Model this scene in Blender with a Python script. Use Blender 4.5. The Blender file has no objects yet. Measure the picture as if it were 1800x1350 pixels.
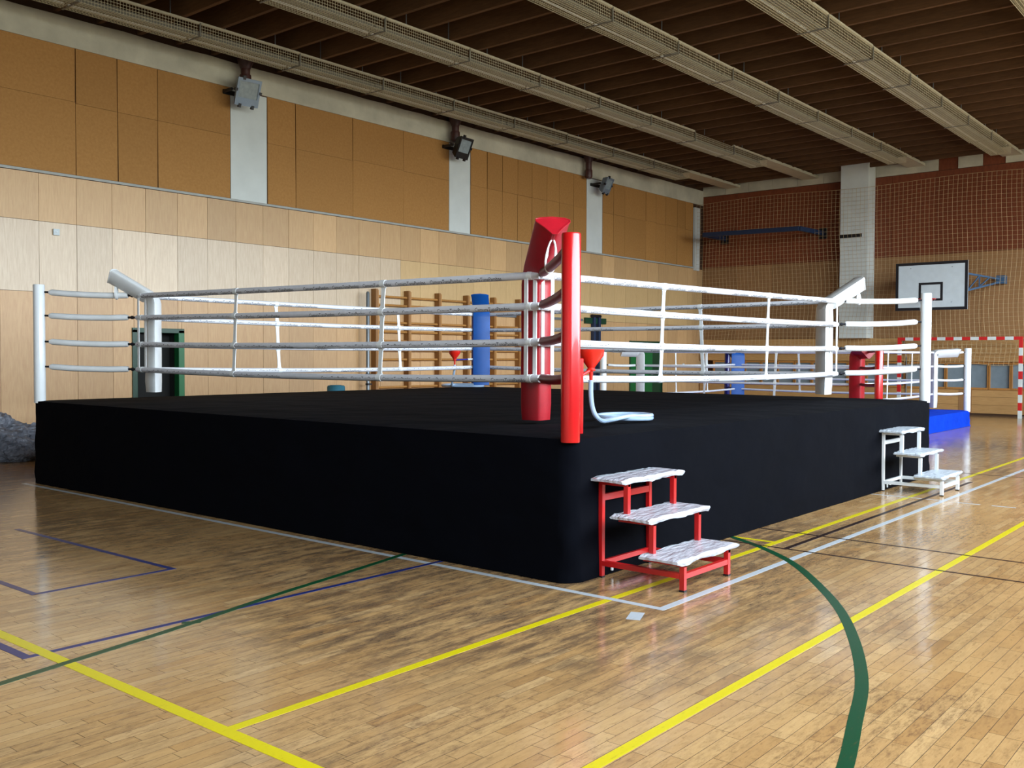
import bpy, bmesh, math, random
from mathutils import Vector, Matrix
random.seed(7)
S = bpy.context.scene
COL = S.collection
def V(*a): return Vector(a)
def lin(c):
    c = c/255.0
    return c/12.92 if c <= 0.04045 else ((c+0.055)/1.055)**2.4
def rgb(r, g, b): return (lin(r), lin(g), lin(b), 1.0)

# ------------------------------------------------------------------ camera
YAW, PIT, ROL, FPX = 0.692310834, -0.0291594977, 0.00386330070, 1697.53746
EYE = V(0, 0, 1.55)
FW = V(math.cos(YAW)*math.cos(PIT), math.sin(YAW)*math.cos(PIT), math.sin(PIT))
RT = FW.cross(V(0, 0, 1)).normalized()
UP = RT.cross(FW)
RT, UP = RT*math.cos(ROL)+UP*math.sin(ROL), UP*math.cos(ROL)-RT*math.sin(ROL)
cam = bpy.data.cameras.new('camera')
cam.sensor_width = 36.0
cam.lens = 36.0*FPX/1800.0
cam.clip_start, cam.clip_end = 0.05, 200
camo = bpy.data.objects.new('camera', cam)
COL.objects.link(camo)
camo.matrix_world = Matrix(((RT.x, UP.x, -FW.x, EYE.x), (RT.y, UP.y, -FW.y, EYE.y), (RT.z, UP.z, -FW.z, EYE.z), (0, 0, 0, 1)))
S.camera = camo

# ------------------------------------------------------------------ world: bright overcast sky, comes in through the window wall
W = bpy.data.worlds.new('world')
S.world = W
W.use_nodes = True
bg = W.node_tree.nodes['Background']
_t = W.node_tree
_tc = _t.nodes.new('ShaderNodeTexCoord'); _sx = _t.nodes.new('ShaderNodeSeparateXYZ'); _mr = _t.nodes.new('ShaderNodeMapRange'); _mx = _t.nodes.new('ShaderNodeMix')
_mx.data_type = 'RGBA'
_t.links.new(_tc.outputs['Generated'], _sx.inputs[0]); _t.links.new(_sx.outputs['Z'], _mr.inputs['Value'])
_mr.inputs['From Min'].default_value, _mr.inputs['From Max'].default_value = -0.06, 0.10
_t.links.new(_mr.outputs['Result'], _mx.inputs[0])
_mx.inputs[6].default_value = (0.20, 0.20, 0.17, 1)       # ground and trees outside
_mx.inputs[7].default_value = (0.78, 0.90, 1.0, 1)        # bright overcast sky
_t.links.new(_mx.outputs[2], bg.inputs['Color'])
bg.inputs['Strength'].default_value = 34.0
WIN_X0, WIN_X1, WIN_Z0, WIN_Z1, WIN_Y, NWIN = -1.0, 26.0, 2.6, 6.75, -2.6, 9
WPITCH = (WIN_X1-WIN_X0)/NWIN
for i in range(NWIN):
    ld = bpy.data.lights.new('window_portal', 'AREA')
    ld.shape = 'RECTANGLE'
    ld.size, ld.size_y = WPITCH-0.16, WIN_Z1-WIN_Z0
    ld.cycles.is_portal = True
    lo = bpy.data.objects.new('window_portal', ld)
    COL.objects.link(lo)
    lo.location = (WIN_X0+WPITCH*(i+0.5), WIN_Y-0.02, (WIN_Z0+WIN_Z1)/2)
    lo.rotation_euler = (math.pi/2, 0, 0)
S.view_settings.view_transform = 'Standard'
S.view_settings.look = 'None'
S.view_settings.gamma = 1.0
S.view_settings.use_curve_mapping = False
S.view_settings.exposure = -0.95
S.cycles.max_bounces = 10
S.cycles.diffuse_bounces = 6

# ------------------------------------------------------------------ materials
class NT:
    def __init__(self, name):
        self.m = bpy.data.materials.new(name)
        self.m.use_nodes = True
        self.t = self.m.node_tree
        self.b = self.t.nodes['Principled BSDF']
    def n(self, typ, **kw):
        x = self.t.nodes.new(typ)
        for k, v in kw.items():
            if k.startswith('i_'):
                x.inputs[k[2:].replace('_', ' ')].default_value = v
            else:
                setattr(x, k, v)
        return x
    def l(self, a, b): self.t.links.new(a, b)
    def set(self, **kw):
        for k, v in kw.items(): self.b.inputs[k.replace('_', ' ')].default_value = v
    def mix(self, fac, a, b, blend='MIX'):
        x = self.n('ShaderNodeMix', data_type='RGBA', blend_type=blend)
        for sock, val in ((x.inputs[0], fac), (x.inputs[6], a), (x.inputs[7], b)):
            if hasattr(val, 'is_output') or hasattr(val, 'links'): self.l(val, sock)
            else: sock.default_value = val
        return x.outputs[2]
    def coord(self, scale=(1, 1, 1), kind='Object'):
        tc = self.n('ShaderNodeTexCoord')
        mp = self.n('ShaderNodeMapping')
        mp.inputs['Scale'].default_value = scale
        self.l(tc.outputs[kind], mp.inputs['Vector'])
        return mp.outputs['Vector']
    def world(self, scale=(1, 1, 1)):
        g = self.n('ShaderNodeNewGeometry')
        mp = self.n('ShaderNodeMapping')
        mp.inputs['Scale'].default_value = scale
        self.l(g.outputs['Position'], mp.inputs['Vector'])
        return mp.outputs['Vector']
    def noise(self, vec, scale=5, detail=4, rough=0.55, lo=0.3, hi=0.7):
        x = self.n('ShaderNodeTexNoise')
        x.inputs['Scale'].default_value = scale
        x.inputs['Detail'].default_value = detail
        x.inputs['Roughness'].default_value = rough
        self.l(vec, x.inputs['Vector'])
        r = self.n('ShaderNodeMapRange')
        r.inputs['From Min'].default_value = lo
        r.inputs['From Max'].default_value = hi
        self.l(x.outputs['Fac'], r.inputs['Value'])
        return r.outputs['Result']
    def bump(self, h, strength=0.2, dist=0.01):
        x = self.n('ShaderNodeBump')
        x.inputs['Strength'].default_value = strength
        x.inputs['Distance'].default_value = dist
        self.l(h, x.inputs['Height'])
        self.l(x.outputs['Normal'], self.b.inputs['Normal'])
    def math(self, op, a, b):
        x = self.n('ShaderNodeMath', operation=op)
        for s, v in ((x.inputs[0], a), (x.inputs[1], b)):
            if hasattr(v, 'links'): self.l(v, s)
            else: s.default_value = v
        return x.outputs[0]
    def rand(self): return self.n('ShaderNodeObjectInfo').outputs['Random']

def plain(name, c, rough=0.5, metal=0.0, coat=0.0, var=0.06, scale=6, bump=0.0):
    k = NT(name)
    v = k.world()
    f = k.noise(v, scale, 5)
    c2 = tuple(x*(1-var*2.2) for x in c[:3])+(1,)
    k.l(k.mix(f, c, c2), k.b.inputs['Base Color'])
    k.set(Roughness=rough, Metallic=metal)
    if coat: k.set(Coat_Weight=coat, Coat_Roughness=0.08)
    if bump: k.bump(k.noise(k.world(), scale*8, 3), bump, 0.01)
    return k.m

def wood(name, c1, c2, rough, grain=(6, 6, 0.6), spread=0.5, stain=0.0, spec=0.5):
    k = NT(name)
    r = k.rand()
    v = k.world(grain)
    f = k.noise(v, 8, 6, 0.6, 0.25, 0.75)
    base = k.mix(f, c1, c2)
    hv = k.n('ShaderNodeHueSaturation')
    mr = k.n('ShaderNodeMapRange')
    mr.inputs['To Min'].default_value = 1-spread*0.22
    mr.inputs['To Max'].default_value = 1+spread*0.12
    k.l(r, mr.inputs['Value'])
    k.l(mr.outputs['Result'], hv.inputs['Value'])
    k.l(base, hv.inputs['Color'])
    out = hv.outputs['Color']
    if stain:
        s = k.noise(k.world((1, 1, 0.5)), 1.7, 6, 0.7, 0.5, 0.8)
        sm = k.math('MULTIPLY', s, stain)
        out = k.mix(sm, out, tuple(x*0.45 for x in c2[:3])+(1,))
    k.l(out, k.b.inputs['Base Color'])
    k.set(Roughness=rough)
    k.b.inputs['Specular IOR Level'].default_value = spec
    k.bump(f, 0.08, 0.004)
    return k.m

WEAR_SHADE_OFFSET = (-3.7, 4.4, 8.1)
def floor_mat(name, use_attr):
    k = NT(name)
    r = k.n('ShaderNodeAttribute', attribute_name='tone').outputs['Fac'] if use_attr else k.rand()
    ramp = k.n('ShaderNodeValToRGB')
    e = ramp.color_ramp.elements
    e[0].position, e[0].color = 0.0, rgb(172, 132, 84)
    e[1].position, e[1].color = 1.0, rgb(204, 168, 118)
    for p, c in ((0.12, rgb(184, 145, 95)), (0.5, rgb(190, 152, 102)), (0.85, rgb(195, 158, 107))):
        x = e.new(p); x.color = c
    k.l(r, ramp.inputs['Fac'])
    g = k.noise(k.world((1.6, 22, 1)), 6, 5, 0.6, 0.25, 0.75)
    col = k.mix(k.math('MULTIPLY', g, 0.35), ramp.outputs['Color'], rgb(160, 112, 66))
    # ground-in dirt: blotches stretched along the boards, and fine scuffs
    d = k.noise(k.world((0.7, 1.5, 1)), 0.75, 6, 0.62, 0.45, 0.60)
    d2 = k.noise(k.world((3, 10, 1)), 3.2, 7, 0.78, 0.46, 0.62)
    dd = k.math('MULTIPLY', d, d2)
    col = k.mix(k.math('MULTIPLY', dd, 0.62), col, rgb(96, 70, 52))
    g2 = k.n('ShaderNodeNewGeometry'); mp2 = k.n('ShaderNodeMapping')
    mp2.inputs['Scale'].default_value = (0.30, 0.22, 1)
    mp2.inputs['Location'].default_value = WEAR_SHADE_OFFSET
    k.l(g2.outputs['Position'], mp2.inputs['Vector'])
    w = k.noise(mp2.outputs['Vector'], 0.62, 3, 0.5, 0.46, 0.60)      # broad worn, greyed areas; their colour also deepens the shade left of the ring
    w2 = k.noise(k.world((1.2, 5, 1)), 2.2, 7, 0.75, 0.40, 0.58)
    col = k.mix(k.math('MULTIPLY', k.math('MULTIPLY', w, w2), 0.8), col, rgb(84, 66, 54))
    sc = k.noise(k.world((3, 8, 1)), 4.5, 5, 0.7, 0.56, 0.64)
    col = k.mix(k.math('MULTIPLY', sc, 0.30), col, rgb(84, 60, 44))
    k.l(col, k.b.inputs['Base Color'])
    rr = k.n('ShaderNodeMapRange')
    rr.inputs['To Min'].default_value, rr.inputs['To Max'].default_value = 0.11, 0.17
    k.l(k.noise(k.world((1, 1, 1)), 0.9, 2, 0.5), rr.inputs['Value'])
    k.l(rr.outputs['Result'], k.b.inputs['Roughness'])
    k.b.inputs['Specular IOR Level'].default_value = 0.5
    k.bump(k.noise(k.world((1, 2.5, 1)), 9, 4), 0.05, 0.01)
    return k.m

def line_mat(name, c):
    k = NT(name)
    w = k.noise(k.world((2, 8, 1)), 7, 7, 0.75, 0.56, 0.78)
    col = k.mix(k.math('MULTIPLY', w, 0.7), c, rgb(120, 92, 60))
    k.l(col, k.b.inputs['Base Color'])
    k.set(Roughness=0.3)
    return k.m

def cloth(name, c, sheen=0.0):
    k = NT(name)
    f = k.noise(k.world(), 3, 5)
    k.l(k.mix(f, c, tuple(x*0.8 for x in c[:3])+(1,)), k.b.inputs['Base Color'])
    k.set(Roughness=0.92)
    k.b.inputs['Specular IOR Level'].default_value = 0.06
    if sheen: k.set(Sheen_Weight=sheen, Sheen_Roughness=0.5)
    k.bump(k.noise(k.world((1, 1, 1.8)), 1.6, 3, 0.45), 0.22, 0.08)
    return k.m

M = {}
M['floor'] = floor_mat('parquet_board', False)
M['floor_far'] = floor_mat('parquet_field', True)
M['joint'] = plain('parquet_joint', rgb(66, 44, 28), 0.7)
M['yellow'] = line_mat('yellow_paint', rgb(206, 188, 18))
M['blue_line'] = line_mat('blue_paint', rgb(22, 38, 100))
M['green_line'] = line_mat('green_paint', rgb(8, 66, 38))
M['white_line'] = line_mat('white_paint', rgb(178, 184, 190))
M['black_line'] = line_mat('black_paint', rgb(40, 26, 24))
M['ply_low'] = wood('plywood_low', rgb(206, 166, 118), rgb(190, 146, 100), 0.42, stain=0.12)
M['ply_mid'] = wood('plywood_pale', rgb(222, 199, 168), rgb(202, 174, 142), 0.36, stain=0.18, spread=0.5)
M['ply_top'] = wood('plywood_top', rgb(206, 168, 118), rgb(192, 150, 102), 0.45, stain=0.05, spread=0.8)
M['ply_mid2'] = wood('plywood_tan', rgb(210, 176, 124), rgb(196, 160, 110), 0.42, stain=0.05, spread=0.5)
M['chip'] = wood('chipboard', rgb(178, 130, 72), rgb(162, 114, 60), 0.75, grain=(3, 3, 3), spread=0.35, stain=0.06, spec=0.25)
M['red_chip'] = wood('red_brown_board', rgb(130, 68, 38), rgb(108, 55, 32), 0.6, grain=(3, 3, 1), spread=0.5, spec=0.3)
M['back_ply'] = wood('back_plywood', rgb(158, 118, 78), rgb(138, 100, 64), 0.5, spread=0.5, spec=0.3)
M['dado'] = wood('dado_board', rgb(198, 154, 98), rgb(176, 132, 80), 0.45, grain=(6, 0.6, 6), spread=0.4)
M['frame_wood'] = wood('window_wood', rgb(190, 132, 66), rgb(166, 110, 52), 0.45)
M['concrete'] = plain('concrete', rgb(204, 197, 174), 0.85, var=0.14, scale=1.6, bump=0.15)
M['white_wall'] = plain('white_plaster', rgb(214, 218, 212), 0.8, var=0.05, scale=2)
M['dark_gap'] = plain('dark_gap', rgb(70, 46, 26), 0.9)
M['rail'] = plain('grey_rail', rgb(168, 168, 160), 0.6)
M['joist'] = wood('joist_wood', rgb(112, 80, 52), rgb(88, 62, 40), 0.75, grain=(4, 0.5, 4), spread=0.5, spec=0.2)
M['roof_deck'] = plain('roof_deck', rgb(56, 38, 26), 0.9)
M['plain_wall'] = plain('far_wall', rgb(150, 118, 84), 0.8)
M['tray'] = plain('tray_paint', rgb(206, 198, 172), 0.55)
M['guard'] = plain('guard_wire', rgb(206, 196, 164), 0.5)
M['rail_grey'] = plain('batten_grey', rgb(128, 124, 112), 0.5)
M['tube'] = plain('lamp_tube', rgb(238, 238, 230), 0.3)
M['black_cloth'] = cloth('black_cloth', (0.0015, 0.0019, 0.0040, 1), 0.0)
M['blue_canvas'] = cloth('blue_canvas', rgb(14, 62, 196))
M['white_enamel'] = plain('white_enamel', rgb(232, 236, 238), 0.28, coat=0.4, var=0.02)
M['red_enamel'] = plain('red_enamel', rgb(196, 18, 22), 0.26, coat=0.5, var=0.05)
M['navy_enamel'] = plain('navy_enamel', rgb(14, 20, 120), 0.35, coat=0.4)
M['red_vinyl'] = plain('red_vinyl', rgb(164, 14, 30), 0.36, var=0.08, scale=14, bump=0.08)
M['white_vinyl'] = plain('white_vinyl', rgb(228, 230, 230), 0.36, var=0.03, scale=10, bump=0.05)
M['blue_vinyl'] = plain('blue_vinyl', rgb(4, 78, 156), 0.5, var=0.05, scale=10, bump=0.05)
M['maroon_sleeve'] = plain('maroon_sleeve', rgb(124, 18, 26), 0.45)
M['navy_sleeve'] = plain('navy_sleeve', rgb(20, 40, 150), 0.45)
M['white_sleeve'] = plain('white_sleeve', rgb(226, 228, 228), 0.5)
M['rope_wrap'] = plain('rope_wrap', rgb(222, 222, 228), 0.5, var=0.05, scale=20, bump=0.1)
M['strap'] = plain('white_strap', rgb(232, 234, 234), 0.6, var=0.03)
M['ink'] = plain('black_ink', rgb(24, 22, 30), 0.6)
M['dark_metal'] = plain('dark_metal', rgb(40, 40, 46), 0.4, metal=0.6)
M['red_paint'] = plain('red_paint', rgb(190, 24, 26), 0.35, coat=0.2)
M['red_plastic'] = plain('red_plastic', rgb(214, 32, 16), 0.35, coat=0.2)
M['hose'] = plain('clear_hose', rgb(166, 190, 218), 0.22, coat=0.5)
M['bars_wood'] = wood('wall_bar_wood', rgb(190, 138, 74), rgb(160, 108, 54), 0.45)
M['bars_dark'] = wood('wall_bar_upright', rgb(158, 108, 52), rgb(134, 88, 40), 0.5)
M['steel'] = plain('steel', rgb(128, 134, 138), 0.4, metal=0.5)
M['green_door'] = plain('green_paint_door', rgb(10, 104, 50), 0.35)
M['dark_green'] = plain('dark_green_paint', rgb(14, 60, 36), 0.4)
M['void'] = plain('dark_corridor', rgb(26, 26, 24), 0.9)
M['pipe'] = plain('brown_pipe', rgb(70, 36, 30), 0.45)
M['lamp_grey'] = plain('lamp_grey', rgb(128, 142, 156), 0.4, metal=0.3)
M['lamp_black'] = plain('lamp_black', rgb(22, 22, 24), 0.45)
M['lamp_glass'] = plain('lamp_glass', rgb(150, 164, 168), 0.10, var=0.12, scale=14)
M['board_white'] = plain('board_white', rgb(206, 214, 216), 0.5, var=0.04)
M['board_black'] = plain('board_black', rgb(22, 20, 24), 0.5)
M['blue_steel'] = plain('blue_steel', rgb(62, 92, 122), 0.45)
M['navy_steel'] = plain('navy_steel', rgb(24, 44, 74), 0.5)
M['goal_red'] = plain('goal_red', rgb(206, 34, 34), 0.4)
M['goal_white'] = plain('goal_white', rgb(216, 220, 216), 0.4)
M['net'] = plain('net_cord', rgb(196, 170, 126), 0.8)
M['pane'] = plain('frosted_pane', rgb(128, 142, 150), 0.3, var=0.08)
M['teal'] = plain('teal_foam', rgb(46, 112, 132), 0.8)

def film(name, c, alpha):
    k = NT(name)
    dk = 0.35 if alpha > 0.9 else 0.86
    k.l(k.mix(k.noise(k.world((2, 5, 5)), 2.5, 4), c, tuple(x*dk for x in c[:3])+(1,)), k.b.inputs['Base Color'])
    k.set(Roughness=0.25, Alpha=alpha)
    k.bump(k.noise(k.world((3, 8, 8)), 3, 3, 0.5), 0.5, 0.02)
    return k.m
M['film'] = film('plastic_film', rgb(214, 222, 232), 0.70)
M['film_heap'] = film('grey_film', rgb(128, 132, 144), 0.95)

# ------------------------------------------------------------------ mesh builder
OFF = {}
class B:
    def __init__(self): self.v = []; self.f = []
    def add(self, vs, fs):
        n = len(self.v)
        self.v += [tuple(x) for x in vs]
        self.f += [tuple(i+n for i in f) for f in fs]
        return self
    def box(self, x0, y0, z0, x1, y1, z1):
        return self.add([(x0, y0, z0), (x1, y0, z0), (x1, y1, z0), (x0, y1, z0), (x0, y0, z1), (x1, y0, z1), (x1, y1, z1), (x0, y1, z1)],
                        [(0, 3, 2, 1), (4, 5, 6, 7), (0, 1, 5, 4), (1, 2, 6, 5), (2, 3, 7, 6), (3, 0, 4, 7)])
    def obox(self, mat, sx, sy, sz, taper=1.0):
        h = [(-1, -1, -1), (1, -1, -1), (1, 1, -1), (-1, 1, -1), (-1, -1, 1), (1, -1, 1), (1, 1, 1), (-1, 1, 1)]
        vs = []
        for a, b, c in h:
            t = taper if b > 0 else 1.0
            vs.append(mat @ V(a*sx/2*t, b*sy/2, c*sz/2*t))
        return self.add(vs, [(0, 3, 2, 1), (4, 5, 6, 7), (0, 1, 5, 4), (1, 2, 6, 5), (2, 3, 7, 6), (3, 0, 4, 7)])
    def tube(self, pts, r, n=10, cap=True, phase=0.0, closed=False):
        pts = [Vector(p) for p in pts]
        rs = r if isinstance(r, (list, tuple)) else [r]*len(pts)
        N = len(pts)
        up = None
        rings = []
        for i, p in enumerate(pts):
            a = pts[max(i-1, 0)]; b = pts[min(i+1, N-1)]
            if closed: a = pts[(i-1) % N]; b = pts[(i+1) % N]
            t = (b-a).normalized()
            if up is None:
                up = t.orthogonal() if abs(t.z) > 0.9 else V(0, 0, 1)
            s = t.cross(up).normalized()
            up = s.cross(t).normalized()
            rings.append([p + (s*math.cos(phase+2*math.pi*j/n)+up*math.sin(phase+2*math.pi*j/n))*rs[i] for j in range(n)])
        n0 = len(self.v)
        for rg in rings: self.v += [tuple(q) for q in rg]
        for i in range(N if closed else N-1):
            for j in range(n):
                k = (i+1) % N
                self.f.append((n0+i*n+j, n0+i*n+(j+1) % n, n0+k*n+(j+1) % n, n0+k*n+j))
        if cap and not closed:
            self.f.append(tuple(n0+j for j in range(n))[::-1])
            self.f.append(tuple(n0+(N-1)*n+j for j in range(n)))
        return self
    def bar(self, a, b, w, h=None):      # square bar between two points
        return self.beam(a, b, w, h or w)
    def beam(self, a, b, w, h):
        a, b = Vector(a), Vector(b)
        t = (b-a).normalized()
        up = V(0, 0, 1) if abs(t.z) < 0.9 else V(0, 1, 0)
        s = t.cross(up).normalized()*(w/2)
        u = s.cross(t).normalized()*(h/2)
        vs = [a-s-u, a+s-u, a+s+u, a-s+u, b-s-u, b+s-u, b+s+u, b-s+u]
        return self.add(vs, [(0, 1, 2, 3), (4, 7, 6, 5), (0, 4, 5, 1), (1, 5, 6, 2), (2, 6, 7, 3), (3, 7, 4, 0)])
    def lathe(self, prof, c, n=20, cap=True):
        n0 = len(self.v)
        for r, z in prof:
            for j in range(n):
                a = 2*math.pi*j/n
                self.v.append((c[0]+r*math.cos(a), c[1]+r*math.sin(a), c[2]+z))
        for i in range(len(prof)-1):
            for j in range(n):
                self.f.append((n0+i*n+j, n0+i*n+(j+1) % n, n0+(i+1)*n+(j+1) % n, n0+(i+1)*n+j))
        if cap:
            self.f.append(tuple(n0+j for j in range(n))[::-1])
            self.f.append(tuple(n0+(len(prof)-1)*n+j for j in range(n)))
        return self
    def sweep(self, sections, cap=True):     # list of equal-length rings
        n0 = len(self.v); n = len(sections[0])
        for s in sections: self.v += [tuple(p) for p in s]
        for i in range(len(sections)-1):
            for j in range(n):
                self.f.append((n0+i*n+j, n0+i*n+(j+1) % n, n0+(i+1)*n+(j+1) % n, n0+(i+1)*n+j))
        if cap:
            self.f.append(tuple(n0+j for j in range(n))[::-1])
            self.f.append(tuple(n0+(len(sections)-1)*n+j for j in range(n)))
        return self
    def mesh(self, name, mat, off=(0, 0, 0), smooth=False, bevel=0.0, angle=35):
        me = bpy.data.meshes.new(name)
        ox, oy, oz = off
        me.from_pydata([(x-ox, y-oy, z-oz) for x, y, z in self.v], [], self.f)
        bm = bmesh.new(); bm.from_mesh(me)
        bmesh.ops.recalc_face_normals(bm, faces=bm.faces)
        if bevel:
            es = [e for e in bm.edges if len(e.link_faces) == 2 and e.calc_face_angle(0) > 0.6]
            bmesh.ops.bevel(bm, geom=es, offset=bevel, segments=2, profile=0.6, affect='EDGES', clamp_overlap=True)
        bm.to_mesh(me); bm.free()
        me.materials.append(M[mat] if isinstance(mat, str) else mat)
        if smooth:
            me.polygons.foreach_set('use_smooth', [True]*len(me.polygons))
            me.set_sharp_from_angle(angle=math.radians(angle))
        me.update()
        return me
    def build(self, name, mat, parent=None, smooth=False, bevel=0.0, at=None, angle=35, **props):
        off = OFF.get(parent.name, V(0, 0, 0)) if parent else V(0, 0, 0)
        if at is not None: org = Vector(at)
        else: org = off if parent else V(0, 0, 0)
        me = self.mesh(name, mat, org, smooth, bevel, angle)
        o = bpy.data.objects.new(name, me)
        COL.objects.link(o)
        o.location = org-off
        if parent: o.parent = parent
        OFF[o.name] = org
        for k, v in props.items(): o[k] = v
        return o

def place(name, me, loc, parent=None, rot=None, scale=None):
    o = bpy.data.objects.new(name, me)
    COL.objects.link(o)
    off = OFF.get(parent.name, V(0, 0, 0)) if parent else V(0, 0, 0)
    o.location = Vector(loc)-off
    if rot: o.rotation_euler = rot
    if scale: o.scale = scale
    if parent: o.parent = parent
    OFF[o.name] = Vector(loc)
    return o
def thing(name, label, cat, loc, group=None):
    o = bpy.data.objects.new(name, None)
    COL.objects.link(o)
    o.location = loc
    o.empty_display_size = 0.2
    OFF[o.name] = Vector(loc)
    o['label'] = label; o['category'] = cat
    if group: o['group'] = group
    return o
def struct(o): o['kind'] = 'structure'; return o

def frame_of(x, y, z, o=(0, 0, 0)):
    m = Matrix.Identity(4)
    for i, a in enumerate((x, y, z)):
        for j in range(3): m[j][i] = a[j]
    for j in range(3): m[j][3] = o[j]
    return m

def project(p):
    d = Vector(p)-EYE
    w = d.dot(FW)
    if w < 0.1: return (-9999, -9999)
    return 900+FPX*d.dot(RT)/w, 675-FPX*d.dot(UP)/w

# ================================================================== SETTING
X0, X1, Y0, Y1 = -4.0, 28.1, -2.6, 15.3
# ---- floor
floor = struct(B().box(X0-0.3, Y0-0.3, -0.12, X1+0.3, Y1+0.3, -0.003).build('floor', 'joint'))
PW, GAP = 0.068, 0.0021
rows = []
near = []
rnd = random.Random(3)
y = Y0
while y < Y1:
    x = X0 - rnd.random()*0.4
    while x < X1:
        ln = rnd.choice((0.30, 0.36, 0.36, 0.42))
        rows.append((x, y, ln))
        x += ln
    y += PW
cand = []
for i, (x, y, ln) in enumerate(rows):
    u, v = project((x+ln/2, y+PW/2, 0))
    if -60 < u < 1860 and 0 < v < 1370:
        cand.append(((x-0)**2+y*y, i))
cand.sort()
nearset = set(i for _, i in cand[:300])
plank_me = {}
for ln in (0.30, 0.36, 0.42):
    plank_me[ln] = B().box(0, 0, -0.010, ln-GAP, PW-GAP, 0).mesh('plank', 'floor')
    plank_me[ln].materials.append(M['joint'])
    for p in plank_me[ln].polygons: p.material_index = 0 if p.normal.z > 0.5 else 1
far = B(); tones = []
for i, (x, y, ln) in enumerate(rows):
    if i in nearset:
        place('plank', plank_me[ln], (x, y, 0), floor)
    else:
        if x < 0.5 and y < 0.2 and False: continue
        xe, ye, x_s = min(x+ln-GAP, X1), min(y+PW-GAP, Y1), max(x, X0)
        if xe <= x_s: continue
        far.box(x_s, y, -0.010, xe, ye, 0)
        tones += [rnd.random()]*8
pf = bpy.data.meshes.new('parquet_planks')
pf.from_pydata(far.v, [], far.f)
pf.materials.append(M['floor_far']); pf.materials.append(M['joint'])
pf.polygons.foreach_set('material_index', [0 if i % 6 == 1 else 1 for i in range(len(pf.polygons))])
at = pf.attributes.new('tone', 'FLOAT', 'POINT')
at.data.foreach_set('value', tones)
po = bpy.data.objects.new('parquet_planks', pf); COL.objects.link(po); po.parent = floor; po['kind'] = 'stuff'

def strip(pts, w, mat, name='court_line', label=None, z=0.0006):
    pts = [V(p[0], p[1], 0) for p in pts]
    z += 0.00004*(len(OFF) % 9)
    b = B(); n = len(pts)
    L = []; R = []
    for i, p in enumerate(pts):
        t = (pts[min(i+1, n-1)]-pts[max(i-1, 0)]).normalized()
        s = V(-t.y, t.x, 0)*w/2
        L.append(p+s); R.append(p-s)
    secs = [[(l.x, l.y, -0.002), (l.x, l.y, z), (r.x, r.y, z), (r.x, r.y, -0.002)] for l, r in zip(L, R)]
    b.sweep(secs)
    o = b.build(name, mat, floor)
    if label: o['label'] = label
    return o
def catmull(P, k=8):
    out = []
    for i in range(len(P)-1):
        p0, p1, p2, p3 = P[max(i-1, 0)], P[i], P[i+1], P[min(i+2, len(P)-1)]
        for j in range(k):
            t = j/k
            out.append(tuple(0.5*((2*p1[c])+(-p0[c]+p2[c])*t+(2*p0[c]-5*p1[c]+4*p2[c]-p3[c])*t*t+(-p0[c]+3*p1[c]-3*p2[c]+p3[c])*t**3) for c in range(len(p1))))
    out.append(tuple(P[-1]))
    return out
strip([(0.0, 2.06), (28.0, 2.05)], 0.055, 'yellow', label='yellow court line nearest the camera')
strip([(2.28, 3.42), (27.8, 3.42)], 0.055, 'yellow', label='yellow court line passing under the red steps')
strip([(2.28, 0.5), (2.275, 9.5)], 0.065, 'yellow', label='yellow cross line', z=0.0009)
strip([(7.59, 3.42), (7.59, 3.86)], 0.05, 'yellow', z=0.0009)
strip([(5.12, 3.02), (5.14, 11.85)], 0.055, 'white_line', label='white court line along the dark side of the ring')
strip([(5.10, 3.045), (27.8, 3.05)], 0.055, 'white_line', label='white court line in front of both steps', z=0.0009)
strip([(4.80, 3.05), (4.96, 3.115)], 0.085, 'white_line', name='floor_mark', label='short white tape dash on the floor')
strip([(11.0, 3.84), (11.0, 3.08)], 0.04, 'white_line', z=0.0009)
strip([(10.96, 2.89), (10.96, 2.67)], 0.04, 'white_line'); strip([(10.97, 2.56), (10.97, 2.33)], 0.04, 'white_line')
strip([(7.36, 3.25), (12.9, 3.25)], 0.045, 'black_line', label='black court line beside the white line', z=0.0011)
strip([(7.40, 3.95), (7.33, 0.2)], 0.03, 'black_line', z=0.0012)
strip([(8.14, 3.95), (8.0, 0.2)], 0.03, 'black_line', z=0.0012)
strip([(13.8, 4.2), (13.8, 0.2)], 0.03, 'black_line', z=0.0012)
G1 = catmull([(2.95, 1.25), (3.25, 1.265), (3.577, 1.327), (4.055, 1.464), (4.576, 1.622), (5.194, 1.881), (5.839, 2.216), (6.47, 2.638), (6.935, 3.007), (7.302, 3.409), (7.557, 3.789), (7.66, 3.98)])
strip(G1, 0.062, 'green_line', label='green curved court line', z=0.0014)
G2 = catmull([(1.2, 4.55), (1.928, 4.717), (2.925, 4.915), (3.771, 5.12), (4.455, 5.26), (5.3, 5.44)])
strip(G2, 0.05, 'green_line', label='dark green court line crossing the blue line', z=0.0014)
strip([(3.05, 5.0), (3.13, 4.93)], 0.04, 'green_line', z=0.0014)
strip([(2.185, 5.03), (5.24, 5.03)], 0.04, 'blue_line', label='long blue court line', z=0.0010)
strip([(2.185, 5.01), (2.18, 6.2)], 0.05, 'blue_line', z=0.0010)
strip([(2.78, 6.32), (3.80, 6.32)], 0.04, 'blue_line', z=0.0010)
strip([(3.78, 6.30), (3.75, 8.8)], 0.045, 'blue_line', z=0.0010); strip([(2.80, 6.30), (2.80, 8.6)], 0.045, 'blue_line', z=0.0010)

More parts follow.
